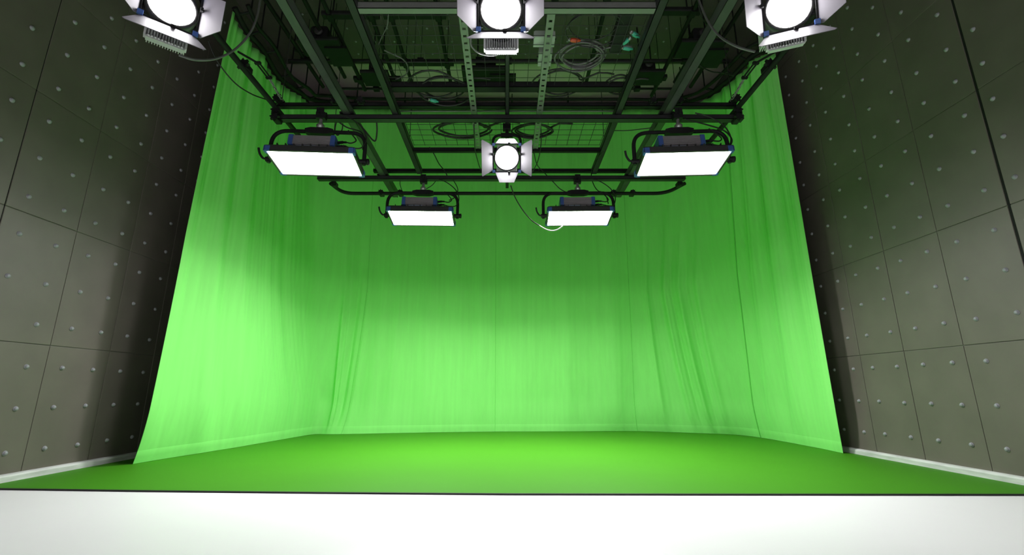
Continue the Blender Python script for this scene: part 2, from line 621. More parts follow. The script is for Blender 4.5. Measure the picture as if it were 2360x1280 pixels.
channel('cross_bar', (0.02, 3.55, 2.890), 4.06, 0.062, 0.042, 'x', M['darkalu'])
channel('cross_bar', (0.0, 3.56, 3.022), 4.02, 0.050, 0.034, 'x', M['steel'])
channel('cross_bar', (-0.06, 4.72, 2.890), 4.10, 0.062, 0.042, 'x', M['darkalu'])
channel('cross_bar', (-0.02, 4.80, 3.022), 3.00, 0.050, 0.034, 'x', M['steel'])
channel('cross_bar', (0.0, 1.98, 2.890), 4.06, 0.062, 0.042, 'x', M['darkalu'])
for s in (-1, 1):
    channel('long_beam', (s * 1.385, 3.37, ZB), 3.86, 0.068, 0.078, 'y', M['beam'])
    MB().tube([Vector((s * 1.985, 1.90, ZB - 0.005)) - G0, Vector((s * 1.985, 4.78, ZB - 0.005)) - G0], 0.022, 10).build('side_rail', M['steel'], LG)
channel('centre_bar', (0.004, 3.5, ZB - 0.012), 3.10, 0.034, 0.040, 'y', M['darkalu'])
MB().tube([p - G0 for p in round_path([(-2.00, 4.80, 2.868), (-1.95, 5.075, 2.868), (1.90, 5.075, 2.868), (2.02, 4.80, 2.868)], 0.16)], 0.021, 10).build('bent_pipe', M['steel'], LG)


def star_clamp(p, r=0.045, axis='y'):
    """beam clamp with a star shaped knob"""
    m = MB()
    p = Vector(p) - G0
    m.box(p, (0.055, 0.07, 0.05), ch=0.006)
    pts = []
    for k in range(16):
        a = 2 * math.pi * k / 16
        q = r if k % 2 == 0 else r * 0.62
        pts.append((q * math.cos(a), q * math.sin(a)))
    R = Matrix.Translation(p + Vector((0, -0.05, 0))) @ Matrix.Rotation(math.pi / 2, 4, 'X')
    m.prism(pts, 0.022, R)
    m.tube([p, p + Vector((0, -0.05, 0))], 0.008, 6)
    return m.build('clamp', M['steel'], LG)


for s in (-1, 1):
    for z in (3.048, 2.93, 2.865):
        star_clamp((s * 1.985, 3.53, z), 0.042)
    star_clamp((s * 1.985, 3.02, ZB + 0.02), 0.05)
    star_clamp((s * 1.50, 3.545, 3.035), 0.035)
    star_clamp((s * 1.27, 3.545, 3.035), 0.035)
    star_clamp((s * 1.27, 5.10, 2.875), 0.035)
    star_clamp((s * 1.50, 5.10, 2.875), 0.035)
    star_clamp((s * 1.96, 4.82, 2.862), 0.03)
    # plates bolted where beams cross the bars
    gbox('bracket_plate', (s * 1.385, 3.55, 2.925), (0.12, 0.09, 0.012), M['steel'], ch=0)
    gbox('bracket_plate', (s * 1.385, 4.73, 2.925), (0.12, 0.09, 0.012), M['steel'], ch=0)
    for q in (-0.02, 0.02):
        MB().tube([Vector((s * 1.385 + q, 5.29, ZB - 0.02)) - G0, Vector((s * 1.385 + q, 5.33, ZB - 0.02)) - G0], 0.008, 8).build('end_bolt', M['steel'], LG)
    for y in (2.1, 3.56, 4.72):
        MB().tube([Vector((s * 1.985, y, 3.0)) - G0, Vector((s * 1.985, y, ZC - 0.004)) - G0], 0.0035, 6).build('suspension_wire', M['wire'], LG)

# tension links lying along the side rails
for s, wd in ((-1, 'left'), (1, 'right')):
    cth = thing('tension_chain', 'black turnbuckle with short steel chain alongside the %s rail of the lighting grid' % wd, 'chain', (s * 1.93, 3.15, 3.06))
    O = Vector((s * 1.93, 3.15, 3.06))
    a, b, c, d = Vector((s * 1.975, 2.88, 3.01)), Vector((s * 1.925, 3.05, 3.05)), Vector((s * 1.925, 3.22, 3.05)), Vector((s * 1.96, 3.52, 3.045))
    MB().tube([a - O, b - O], 0.008, 8).build('hook_rod', M['steel'], cth)
    MB().tube([b - O + Vector((0.012, 0, 0)), c - O + Vector((0.012, 0, 0))], 0.007, 6).tube([b - O - Vector((0.012, 0, 0)), c - O - Vector((0.012, 0, 0))], 0.007, 6).box(b - O, (0.045, 0.02, 0.02)).box(c - O, (0.045, 0.02, 0.02)).build('turnbuckle', M['steel'], cth)
    nl = 11
    for i in range(nl):
        t0 = (i + 0.5) / nl
        p = c.lerp(d, t0) - O
        ring = []
        for k in range(12):
            an = 2 * math.pi * k / 12
            x, y = 0.010 * math.cos(an), 0.022 * math.sin(an)
            ring.append(p + (Vector((x, y, 0)) if i % 2 == 0 else Vector((0, y, x))))
        MB().tube(ring, 0.004, 6, closed=True).build('chain_link', M['chain'], cth)

# ------------------------------------------------------------------ wire mesh tray hung inside the grid
T0 = Vector((0, 3.3, 2.95))
TR = thing('wire_mesh_tray', 'suspended wire mesh cable tray in a grey frame, inside the black lighting grid', 'cable tray', T0)
for s in (-1, 1):
    channel('side_beam', (s * 0.965, 3.15, ZB - 0.01), 3.02, 0.055, 0.060, 'y', M['darkalu'], TR, T0)
    st = MB()
    L0, L1 = 2.40, 4.17
    hole = 0.0
    x = s * 0.287 - T0.x
    # perforated strut: bottom web made of two strips with bridges between slots
    for q in (-1, 1):
        st.box((x + q * 0.0185, (L0 + L1) / 2 - T0.y, -0.002), (0.013, L1 - L0, 0.003))
        st.box((x + q * 0.0245, (L0 + L1) / 2 - T0.y, 0.012), (0.003, L1 - L0, 0.03))
    yy = L0
    while yy < L1 - 0.02:
        st.box((x, yy + 0.025 - T0.y, -0.002), (0.026, 0.046, 0.003))
        yy += 0.066
    st.build('strut', M['alu'], TR)
channel('end_bar', (0, 2.42, ZB - 0.005), 1.90, 0.050, 0.050, 'x', M['alu'], TR, T0)
channel('end_bar', (0, 4.19, ZB - 0.012), 1.88, 0.040, 0.040, 'x', M['steel'], TR, T0)
channel('middle_bar', (0, 3.27, ZB + 0.045), 1.92, 0.07, 0.05, 'x', M['steel'], TR, T0)
for y, r in ((3.60, 0.007), (3.64, 0.009), (3.69, 0.007)):
    MB().tube([Vector((-1.03, y, 3.055)) - T0, Vector((1.04, y, 3.055)) - T0], r, 6).build('conduit', M['alu'] if r < .008 else M['darkalu'], TR)
for ya, yb in ((2.44, 3.24), (3.72, 4.18)):
    m = MB()
    nx, ny = 17, max(2, round((yb - ya) / 0.0865))
    for i in range(nx + 1):
        x = -0.935 + 1.87 * i / nx
        m.tube([Vector((x, ya, 2.992)) - T0, Vector((x, yb, 2.992)) - T0], 0.0023, 5)
    for j in range(ny + 1):
        y = ya + (yb - ya) * j / ny
        m.tube([Vector((-0.94, y, 2.997)) - T0, Vector((0.94, y, 2.997)) - T0], 0.0023, 5)
    m.build('wire_mesh', M['wire'], TR)
for s in (-1, 1):
    for y in (2.46, 4.1):
        MB().tube([Vector((s * 0.965, y, 2.97)) - T0, Vector((s * 0.965, y, ZC - 0.004)) - T0], 0.0035, 6).build('suspension_wire', M['wire'], TR)

# ------------------------------------------------------------------ soft light panels
TILT = math.radians(6.5)


def make_panel():
    t = thing('softlight_panel', 'x', 'studio light')
    # origin: the face centre; the body tilts about X, its rear edge lower
    R = Matrix.Rotation(-TILT, 4, 'X')
    W, D = 0.70, 0.36
    h = MB()
    # tapered housing shell: rim then sloping shoulders
    def ring(w, d, z):
        return [(-w / 2, -d / 2, z), (w / 2, -d / 2, z), (w / 2, d / 2, z), (-w / 2, d / 2, z)]
    rs = [ring(W - .03, D - .03, 0.012), ring(W - .03, D - .03, 0.0), ring(W, D, 0.0), ring(W, D, 0.05), ring(W - 0.06, D - 0.06, 0.075), ring(0.4, 0.24, 0.085)]
    vs = [p for r in rs for p in r]
    fs = []
    for i in range(len(rs) - 1):
        for k in range(4):
            k2 = (k + 1) % 4
            fs.append((4 * i + k, 4 * i + k2, 4 * i + 4 + k2, 4 * i + 4 + k))
    e = 4 * (len(rs) - 1)
    fs.append((e, e + 1, e + 2, e + 3))
    h.add(vs, fs, False, R)
    for i in range(9):      # cooling ribs on the shoulders
        h.box((-0.26 + i * 0.065, -D / 2 + 0.022, 0.066), (0.006, 0.03, 0.022), R)
    h.build('housing', M['housing'], t)
    MB().add([(-.330, -.152, 0.002), (.330, -.152, 0.002), (.330, .158, 0.002), (-.330, .158, 0.002),
              (-.330, -.152, 0.010), (.330, -.152, 0.010), (.330, .158, 0.010), (-.330, .158, 0.010)],
             [(0, 3, 2, 1), (4, 5, 6, 7), (0, 1, 5, 4), (1, 2, 6, 5), (2, 3, 7, 6), (3, 0, 4, 7)], False, R).build('diffuser', M['diffuser'], t)
    # the panel's own light, leaving through the diffuser
    ld = bpy.data.lights.new('panel_light', 'AREA')
    ld.shape = 'RECTANGLE'
    ld.size, ld.size_y = 0.65, 0.30
    ld.spread = PANEL_SPREAD
    ld.energy = FRONT_PANEL_WATTS
    lo = bpy.data.objects.new('panel_light', ld)
    COL.objects.link(lo)
    lo.parent = t
    lo.matrix_local = R @ Matrix.Translation((0, 0.003, -0.002))
    for sx in (-1, 1):
        for sy in (-1, 1):
            c = MB()
            c.box((sx * (W / 2 - 0.006), sy * (D / 2 - 0.022), 0.022), (0.022, 0.044, 0.048), R)
            c.box((sx * (W / 2 - 0.026), sy * (D / 2 - 0.004), 0.022), (0.040, 0.016, 0.048), R)
            tag(c.build('corner_guard', M['blue'], t, bevel=0.004), 'blue corner guard')
    # power unit on the back
    p = MB()
    p.box((-0.02, -0.02, 0.155), (0.30, 0.20, 0.085), R)
    p.box((-0.02, -0.02, 0.100), (0.28, 0.17, 0.035), R)
    for i in range(4):
        p.box((-0.02, -0.122, 0.125 + i * 0.018), (0.30, 0.008, 0.006), R)
    pu = p.build('power_unit', M['power'], t, bevel=0.004)
    for sx in (-1, 1):
        tag(MB().box((-0.02 + sx * 0.168, -0.02, 0.155), (0.042, 0.21, 0.098), R).build('end_cap', M['blue'], pu, bevel=0.008), 'blue end cap')
    tag(MB().box((-0.06, -0.108, 0.095), (0.15, 0.004, 0.024), R).build('control_strip', M['paleblue'], pu), 'pale blue control strip')
    pl = MB()
    for zz in (0.175, 0.135):
        pl.tube([R @ Vector((0.168, -0.06, zz)), R @ Vector((0.215, -0.07, zz))], 0.012, 8)
        pl.tube([R @ Vector((0.215, -0.07, zz)), R @ Vector((0.245, -0.075, zz - .004))], 0.009, 8)
    pl.build('plug', M['steel'], pu)
    # yoke
    yk = MB()
    px, pz, top = 0.385, 0.035, 0.30
    pts = round_path([(-px, 0, pz - 0.03), (-px, 0, top), (px, 0, top), (px, 0, pz - 0.03)], 0.13, 8)
    yk.tube(pts, 0.0165, 10)
    for s in (-1, 1):
        yk.tube([(s * 0.352, 0, pz), (s * 0.41, 0, pz)], 0.021, 12)
    y = yk.build('yoke', M['steel'], t)
    m = MB()
    prof = [(-0.115, 0.016), (-0.07, 0.028), (0.07, 0.028), (0.115, 0.016), (0.115, -0.016), (0.07, -0.028), (-0.07, -0.028), (-0.115, -0.016)]
    m.prism(prof, 0.055, Matrix.Translation((0, 0, top)) @ Matrix.Rotation(math.pi / 2, 4, 'X'))
    m.build('yoke_plate', M['steel'], y)
    c = MB()
    c.lathe([(0.001, 0), (0.03, 0.0), (0.034, 0.03), (0.018, 0.045), (0.014, 0.07), (0.014, 0.10), (0.001, 0.10)], 14, Matrix.Translation((0, 0, top + 0.03)))
    cl = c.build('spigot', M['chain'], y)
    c = MB()
    c.box((0, 0, 0.445), (0.075, 0.06, 0.055))
    c.box((0, 0.037, 0.478), (0.06, 0.012, 0.055)).box((0, -0.037, 0.478), (0.06, 0.012, 0.055))
    c.tube([(0, -0.04, 0.455), (0, -0.075, 0.455)], 0.006, 6)
    c.box((0, -0.078, 0.447), (0.012, 0.01, 0.05))
    c.build('clamp', M['steel'], t)
    lv = MB()
    lv.tube(smooth_path([(-0.40, -0.005, pz), (-0.43, -0.01, pz + 0.005), (-0.455, -0.02, pz + 0.04), (-0.465, -0.03, pz + 0.085)]), 0.009, 8)
    lv.build('tilt_lever', M['steel'], t)
    kn = MB().lathe([(0.001, 0), (0.026, 0.0), (0.026, 0.022), (0.001, 0.026)], 10, Matrix.Translation((0.405, 0, pz)) @ Matrix.Rotation(math.pi / 2, 4, 'Y'))
    kn.build('tilt_knob', M['steel'], t)
    # short leads from the power unit up past the yoke
    a = R @ Vector((0.245, -0.075, 0.171))
    b = R @ Vector((0.245, -0.075, 0.131))
    MB().tube(smooth_path([a, (0.29, -0.07, 0.165), (0.32, -0.05, 0.20), (0.29, -0.04, 0.25), (0.24, -0.02, 0.31)]), 0.0055, 6).build('lead', M['cable'], t)
    MB().tube(smooth_path([b, (0.30, -0.08, 0.115), (0.37, -0.06, 0.13), (0.40, -0.04, 0.22), (0.36, -0.03, 0.33), (0.26, -0.02, 0.42), (0.15, 0.0, 0.475)]), 0.0055, 6).build('lead', M['cable'], t)
    return t


panel = make_panel()
PANELS = [
    (-1.575, 3.46, 2.405, 0.06, 'glowing softlight panel at the left end of the nearer black cross bar'),
    (1.450, 3.46, 2.405, -0.05, 'glowing softlight panel at the right end of the nearer black cross bar'),
    (-0.925, 4.70, 2.405, 0.03, 'smaller looking glowing softlight panel on the far cross bar, left of the centre spotlight'),
    (0.785, 4.70, 2.405, -0.02, 'smaller looking glowing softlight panel on the far cross bar, right of the centre spotlight'),
]
for i, (x, y, z, rz, lab) in enumerate(PANELS):
    o = panel if i == 0 else copy_tree(panel)
    o.location = (x, y, z)
    o.rotation_euler = (0, 0, rz)
    tag(o, lab, 'studio light', 'softlight panels under the lighting grid')
    if i == 0:
        for ch in kids(o):
            if ch.name.startswith('panel_light'):
                ch.data = ch.data.copy()
                ch.data.energy = FRONT_PANEL_WATTS * 0.6
    if i == 1:
        for ch in kids(o):
            if ch.name.startswith('panel_light'):
                ch.data = ch.data.copy()
                ch.data.energy = FRONT_PANEL_WATTS
    if i >= 2:      # the far pair is dimmed up further than the near pair
        for ch in kids(o):
            if ch.name.startswith('diffuser'):
                ch.data = ch.data.copy()
                ch.data.materials[0] = M['fardiffuser']
            if ch.name.startswith('panel_light'):
                ch.data = ch.data.copy()
                ch.data.energy = FAR_PANEL_WATTS


# ------------------------------------------------------------------ spotlights with barn doors
def leaf(hinge, out, along, poly, th=0.003):
    """matrix placing a leaf: poly (along, outward) from the hinge point"""
    a, o = Vector(along).normalized(), Vector(out).normalized()
    n = a.cross(o)
    Mx = Matrix((a, o, n)).transposed().to_4x4()
    Mx.translation = Vector(hinge)
    m = MB()
    m.prism(poly, th, Mx)
    return m


def make_spot(name, tilt, yaw, loc, lab, hang, narrow_bottom=False, roll=0.0, low_open=40):
    """origin at the lens centre; lens looks along -Y, tilted down by tilt"""
    t = thing(name, lab, 'spotlight', loc, yaw, 'barn door spotlights')
    R = Matrix.Rotation(tilt, 4, 'X') @ Matrix.Rotation(roll, 4, 'Y')
    A = Matrix.Rotation(math.pi / 2, 4, 'X')      # lathe z axis -> -Y
    b = MB()
    b.lathe([(0.001, -0.20), (0.088, -0.20), (0.098, -0.18), (0.098, -0.05), (0.112, -0.04), (0.112, 0.008), (0.100, 0.008), (0.098, -0.006)], 28, R @ A)
    b.build('body', M['housing'], t)
    MB().lathe([(0.098, -0.006), (0.085, 0.004), (0.05, 0.010), (0.0005, 0.013)], 28, R @ A).build('lens', M['lens'], t)
    # finned heat sink: a block behind the drum and a skirt of fins under it
    f = MB()
    f.box((0, 0.245, 0.02), (0.175, 0.12, 0.16), R)
    for i in range(15):
        x = -0.084 + i * 0.012
        f.box((x, 0.118, -0.112), (0.004, 0.034, 0.075), R)
        f.box((x, 0.255, 0.02), (0.004, 0.14, 0.18), R)
    f.box((0, 0.130, -0.112), (0.176, 0.006, 0.075), R)
    f.box((0, 0.117, -0.152), (0.164, 0.040, 0.010), R)
    for s in (-1, 1):
        f.box((s * 0.0885, 0.117, -0.112), (0.006, 0.040, 0.070), R)
    for i in range(11):
        f.lathe([(0.0055, 0), (0.0045, 0.004), (0.0005, 0.005)], 8, R @ Matrix.Translation((-0.07 + i * 0.014, 0.0975, -0.145)) @ A)
    f.build('heat_sink', M['fins'], t)
    # barn doors: frame ring plus four hinged leaves
    r = MB()
    for s in (-1, 1):
        r.box((s * 0.118, -0.012, 0), (0.012, 0.014, 0.248), R)
        r.box((0, -0.012, s * 0.118), (0.248, 0.014, 0.012), R)
    fr = r.build('barn_door_frame', M['steel'], t)
    big = [(-0.11, 0), (0.11, 0), (0.165, 0.115), (0.155, 0.125), (-0.155, 0.125), (-0.165, 0.115)]
    side = [(-0.12, 0), (0.12, 0), (0.126, 0.022), (0.085, 0.125), (-0.085, 0.125), (-0.126, 0.022)]
    if narrow_bottom:
        side = [(-0.105, 0), (0.105, 0), (0.150, 0.120), (0.140, 0.128), (-0.140, 0.128), (-0.150, 0.120)]
    small = [(-0.10, 0), (0.10, 0), (0.062, 0.125), (-0.062, 0.125)]
    op = math.radians(46)
    so, co = math.sin(op), math.cos(op)
    for s in (-1, 1):
        mbx = leaf((s * 0.12, -0.016, 0), (s * so, -co, 0), (0, 0, 1), side)
        q = MB().add(mbx.v, mbx.f, False, R)
        q.build('barn_door_leaf', M['door'], fr)
    for s in (-1, 1):
        poly = small if (narrow_bottom) else big
        o2 = math.radians(low_open if s < 0 else (18 if narrow_bottom else 60))
        mbx = leaf((0, -0.016, s * 0.12), (0, -math.cos(o2), s * math.sin(o2)), (1, 0, 0), poly)
        MB().add(mbx.v, mbx.f, False, R).build('barn_door_leaf', M['door'], fr)
    for sx in (-1, 1):
        for sz in (-1, 1):
            MB().box((sx * 0.112, -0.024, sz * 0.112), (0.024, 0.016, 0.024), R).build('hinge_block', M['blue'], fr)
        MB().box((sx * 0.120, -0.030, 0.03), (0.012, 0.02, 0.02), R).build('latch', M['steel'], fr)
        MB().box((0.02, -0.030, sx * 0.120), (0.02, 0.02, 0.012), R).build('latch', M['steel'], fr)
    # yoke round the drum, up to a clamp at the hanging height
    yk = MB()
    piv = R @ Vector((0, 0.13, 0))
    hh = hang - loc[2]
    top = min(piv.z + 0.22, hh - 0.07)
    yk.tube(round_path([(-0.125, piv.y, piv.z - 0.02), (-0.125, piv.y, top), (0.125, piv.y, top), (0.125, piv.y, piv.z - 0.02)], 0.07, 6), 0.012, 8)
    for s in (-1, 1):
        yk.tube([(s * 0.095, piv.y, piv.z), (s * 0.142, piv.y, piv.z)], 0.02, 10)
    y = yk.build('yoke', M['steel'], t)
    c = MB()
    c.tube([(0, piv.y, top), (0, piv.y, hh - 0.04)], 0.014, 8)
    c.box((0, piv.y, hh - 0.02), (0.07, 0.055, 0.06), ch=0.006)
    c.box((0, piv.y, top), (0.10, 0.035, 0.035), ch=0.006)
    c.build('clamp', M['steel'], t)
    # the beam itself
    ld = bpy.data.lights.new('spot_beam', 'SPOT')
    ld.energy = BEAM_WATTS
    ld.spot_size = math.radians(60)
    ld.spot_blend = 0.6
    ld.shadow_soft_size = 0.08
    lo = bpy.data.objects.new('spot_beam', ld)
    COL.objects.link(lo)
    lo.parent = t
    lo.matrix_local = R @ Matrix.Translation((0, -0.05, 0)) @ Matrix.Rotation(-math.pi / 2, 4, 'X')
    return t


make_spot('barn_door_spotlight', math.radians(14), 0.0, (-0.03, 1.93, 2.462), 'bright spotlight with open barn doors at the top edge, above the centre bar', 2.872)
make_spot('barn_door_spotlight', math.radians(5), math.radians(40), (-1.695, 1.93, 2.485), 'bright spotlight with open barn doors near the left padded wall', 2.872, low_open=50)
make_spot('barn_door_spotlight', math.radians(16), math.radians(-21), (1.425, 1.93, 2.475), 'bright spotlight with open barn doors near the right padded wall', 2.872)
make_spot('barn_door_spotlight', math.radians(30), 0.0, (0.0, 3.60, 2.54), 'smaller looking bright spotlight hanging in the middle, between the softlight panels', 2.925, narrow_bottom=True)

# ------------------------------------------------------------------ overhead pipework
ZP = 4.5


def pipe_thing(name, label, a, b, r=0.024, mat='steel', rods=2, cat='pipe', group='pipes under the ceiling'):
    a, b = Vector(a), Vector(b)
    c = (a + b) / 2
    t = thing(name, label, cat, c, 0, group)
    MB().tube([a - c, b - c], r, 10).build('pipe', M[mat], t)
    for i in range(rods):
        p = a.lerp(b, (i + 0.5) / rods) - c
        MB().tube([p, Vector((p.x, p.y, ZC - 0.004 - c.z))], 0.0035, 6).build('hanger_rod', M['steel'], t)
        MB().box(p, (0.075, 0.075, 0.06), ch=0.01).build('pipe_clamp', M['steel'], t)
    return t


def ladder(label, xa, xb, y0, y1, rungs, z=ZP):
    c = Vector(((xa + xb) / 2, (y0 + y1) / 2, z))
    t = thing('pipe_ladder', label, 'pipe frame', c, 0, 'pipe ladders under the ceiling')
    for x in (xa, xb):
        MB().tube([Vector((x, y0, z)) - c, Vector((x, y1, z)) - c], 0.024, 10).build('pipe', M['steel'], t)
        for y in rungs:
            MB().box(Vector((x, y, z)) - c, (0.07, 0.09, 0.075), ch=0.012).build('pipe_clamp', M['steel'], t)
            MB().tube([Vector((x, y, z)) - c, Vector((x, y, ZC - 0.004)) - c], 0.004, 6).build('hanger_rod', M['steel'], t)
    for y in rungs:
        MB().box(Vector((c.x, y, z + 0.01)) - c, (xb - xa + 0.16, 0.085, 0.055), ch=0.01).build('rung', M['steel'], t)
    return t


ladder('black pipe ladder under the ceiling above the left softlight panel', -1.90, -1.455, 3.2, 5.38, (4.12, 5.17))
ladder('black pipe ladder under the ceiling left of the top centre spotlight', -1.245, -0.735, 3.4, 5.36, (4.12, 4.86))
ladder('black pipe ladder under the ceiling above the right softlight panel', 1.62, 1.98, 3.2, 5.50, (4.07, 5.14))
pipe_thing('ceiling_pipe', 'black pipe running back under the ceiling, leftmost of the straight ones', (-2.09, 3.3, ZP), (-2.085, 5.12, ZP))
pipe_thing('ceiling_pipe', 'black pipe running back under the ceiling over the coiled grey cable', (1.03, 3.4, ZP), (1.04, 5.36, ZP))
pipe_thing('ceiling_pipe', 'black pipe running back under the ceiling just right of the top centre spotlight', (0.50, 3.4, ZP), (0.48, 5.3, ZP))
pipe_thing('ceiling_pipe', 'long black cross pipe spanning the ceiling at the edge of the padding', (-2.70, 4.88, ZP + 0.05), (2.75, 4.88, ZP + 0.05), rods=5)
pipe_thing('ceiling_pipe', 'second thinner black cross pipe spanning the ceiling, behind the long one', (-2.35, 5.42, ZP + 0.05), (2.35, 5.42, ZP + 0.05), r=0.016, rods=4)
pipe_thing('ceiling_pipe', 'black pipe beside the left stretch of the curtain track', (-2.58, 3.3, 4.60), (-2.50, 5.45, 4.60), rods=2)
pipe_thing('ceiling_pipe', 'black pipe beside the right stretch of the curtain track', (2.56, 3.3, 4.60), (2.50, 5.45, 4.60), rods=2)
pipe_thing('ceiling_pipe', 'black pipe next to the right curtain track, nearer the middle of its pair', (2.34, 3.3, 4.60), (2.25, 5.35, 4.60), rods=2)
pipe_thing('ceiling_pipe', 'black pipe under the ceiling between the left track and the left pipe ladder', (-2.33, 3.3, 4.62), (-2.27, 5.30, 4.62), rods=2)
# short diagonal braces by the tracks
for lab, a, b in (('short black diagonal brace beside the left curtain track', (-2.58, 4.75, 4.60), (-2.28, 4.98, 4.62)),
                  ('short black diagonal brace beside the right curtain track', (2.28, 4.70, 4.62), (2.54, 5.05, 4.60))):
    tag(MB().tube([Vector(a), Vector(b)], 0.014, 8).build('diagonal_brace', M['steel']), lab, 'brace', 'braces by the curtain tracks')


def fixture(label, x, y, z, w, slab):
    t = thing('ceiling_fixture', label, 'ceiling fixture', (x, y, z), 0, 'black fixtures on the ceiling pipes')
    m = MB()
    m.box((0, 0, 0), (w, 0.28, 0.05), ch=0.012)
    m.build('base_plate', M['steel'], t)
    h = MB()
    h.box((0, 0, 0.10), (w * 0.42, 0.22, 0.16), ch=0.02)
    h.build('head', M['steel'], t)
    MB().lathe([(0.001, 0), (0.05, 0), (0.05, 0.03), (0.03, 0.035), (0.001, 0.035)], 14, Matrix.Translation((0, -0.11, 0.10)) @ Matrix.Rotation(math.pi / 2, 4, 'X')).build('lens_ring', M['housing'], t)
    if slab:
        MB().box((w * 0.36, 0.12, -0.03), (w * 0.55, 0.3, 0.03)).build('side_wing', M['steel'], t)
    for s in (-1, 1):
        MB().tube([(s * w * 0.18, 0, 0.17), (s * w * 0.18, 0, ZC - 0.004 - z)], 0.009, 6).build('hanger_rod', M['steel'], t)
    return t


fixture('black boxed fixture on the ceiling above the left softlight panel', *at(742, 108, Y=4.45)[:], 0.46, True)
fixture('black boxed fixture on the ceiling above the right softlight panel', *at(1612, 112, Y=4.45)[:], 0.50, True)
fixture('small black boxed fixture on the ceiling, left of the looped black cables', *at(868, 180, Y=5.05)[:], 0.34, False)
fixture('small black boxed fixture on the ceiling, right of the coiled grey cable', *at(1490, 178, Y=5.05)[:], 0.40, False)
fixture('black boxed fixture on the ceiling in the middle, behind the centre bar', *at(1120, 170, Y=5.05)[:], 0.60, True)

# ------------------------------------------------------------------ cables
def cable(label, pts, r=0.006, mat='cable', name='hanging_cable', group='loose cables on the grid', k=8, cat='cable'):
    pts = [p if isinstance(p, Vector) else at(p[0], p[1], Y=p[2]) for p in pts]
    return tag(MB().tube(smooth_path(pts, k), r, 6).build(name, M[mat]), label, cat, group)


cable('black cable drooping from the left spotlight over to the lighting grid', [(412, 127, 2.15), (450, 138, 2.2), (498, 135, 2.3), (540, 115, 2.4), (575, 78, 2.5), (592, 40, 2.55), (600, 0, 2.6)], 0.007, 'greycable')
cable('thin black cable sagging beside the left rail of the grid', [(480, 95, 2.75), (500, 140, 2.85), (540, 190, 3.0), (580, 217, 3.2), (618, 231, 3.4), (640, 240, 3.52)], 0.005)
cable('black cable drooping from the right spotlight up to the grid', [(1740, 119, 2.15), (1700, 108, 2.2), (1660, 85, 2.3), (1632, 50, 2.4), (1610, 0, 2.5)], 0.007, 'greycable')
cable('thin black cable sagging below the right long beam', [(1601, 128, 3.1), (1612, 150, 3.2), (1640, 165, 3.35), (1665, 168, 3.45), (1690, 175, 3.6)], 0.005)
cable('grey cable looping under the top centre spotlight', [(1085, 85, 2.1), (1086, 105, 2.15), (1100, 120, 2.2), (1122, 127, 2.25), (1145, 126, 2.27), (1160, 116, 2.28)], 0.005, 'greycable')
cable('black cable looped above the left front softlight panel', [(775, 282, 3.5), (772, 300, 3.5), (778, 312, 3.5), (788, 300, 3.5), (790, 285, 3.5)], 0.005)
cable('black cable bowing down from the near bar beside the left long beam', [(782, 282, 3.55), (800, 294, 3.58), (832, 305, 3.6), (838, 325, 3.6), (836, 345, 3.58)], 0.006)
cable('long black cable loop hanging between the left long beam and the mesh tray', [(824, 283, 3.6), (840, 300, 3.62), (858, 322, 3.65), (866, 323, 3.65), (869, 300, 3.62), (868, 282, 3.58)], 0.007)
cable('black cable arching over the right front softlight panel', [(1580, 275, 3.5), (1630, 288, 3.5), (1668, 301, 3.5), (1686, 320, 3.48), (1682, 335, 3.46), (1660, 340, 3.44), (1640, 333, 3.42)], 0.006)
cable('thin black cable crossing from the mesh tray to the right softlight panel', [(1416, 301, 3.75), (1445, 301, 3.7), (1475, 298, 3.65), (1505, 293, 3.6), (1510, 280, 3.55)], 0.004)
cable('thin black cable hanging between the far bars and the right inner beam', [(1390, 350, 4.1), (1370, 375, 4.4), (1363, 400, 4.7), (1366, 420, 4.8), (1376, 438, 4.75), (1395, 450, 4.68), (1402, 470, 4.68)], 0.005)
cable('long black cable trailing from the mid spotlight, ending white under the right far panel', [(1177, 428, 4.2), (1187, 455, 4.3), (1205, 485, 4.4), (1225, 508, 4.5), (1243, 520, 4.55)], 0.006)
cable('white cable end curving under the far right softlight panel', [(1243, 520, 4.55), (1256, 528, 4.55), (1270, 532, 4.55), (1284, 530, 4.55), (1297, 521, 4.56)], 0.006, 'whitecable')
cable('black cable running down between the mesh tray and the far bars, left of the middle', [(990, 340, 4.15), (1000, 355, 4.3), (1012, 378, 4.5), (1024, 393, 4.7), (1032, 408, 4.72)], 0.006)
cable('thin black cable loop hanging from the far bar above the left far softlight panel', [(1042, 412, 4.72), (1052, 428, 4.72), (1055, 440, 4.71), (1048, 455, 4.7), (1035, 462, 4.68)], 0.005)
cable('thin black cable under the far bar, left side', [(923, 413, 4.72), (922, 425, 4.72), (927, 440, 4.70), (935, 447, 4.69)], 0.004)
cable('thin black cable joining the far bar to the left far panel yoke', [(1004, 418, 4.72), (995, 428, 4.72), (978, 438, 4.71), (968, 443, 4.70)], 0.004)
cable('black cable slanting from the far bar to the right far softlight panel', [(1272, 416, 4.72), (1290, 435, 4.72), (1310, 446, 4.71), (1318, 452, 4.69)], 0.005)
cable('thin black cable right of the mid spotlight, down to the far bar', [(1246, 290, 4.0), (1247, 330, 4.1), (1240, 370, 4.3), (1228, 395, 4.6), (1220, 405, 4.72)], 0.005)
cable('thin black cable left of the mid spotlight, down to the far bar', [(1092, 272, 3.7), (1093, 310, 3.8), (1095, 345, 4.1), (1102, 375, 4.4), (1108, 392, 4.75)], 0.005)
cable('black cable crossing the far bars right of the mid spotlight', [(1225, 330, 4.15), (1230, 350, 4.25), (1238, 380, 4.5), (1256, 400, 4.7), (1275, 420, 4.75)], 0.005)
cable('black cable hanging from the ceiling pipes right of the mesh tray', [(1608, 0, 3.9), (1618, 40, 4.0), (1640, 68, 4.2), (1655, 85, 4.4), (1660, 100, 4.5)], 0.007)
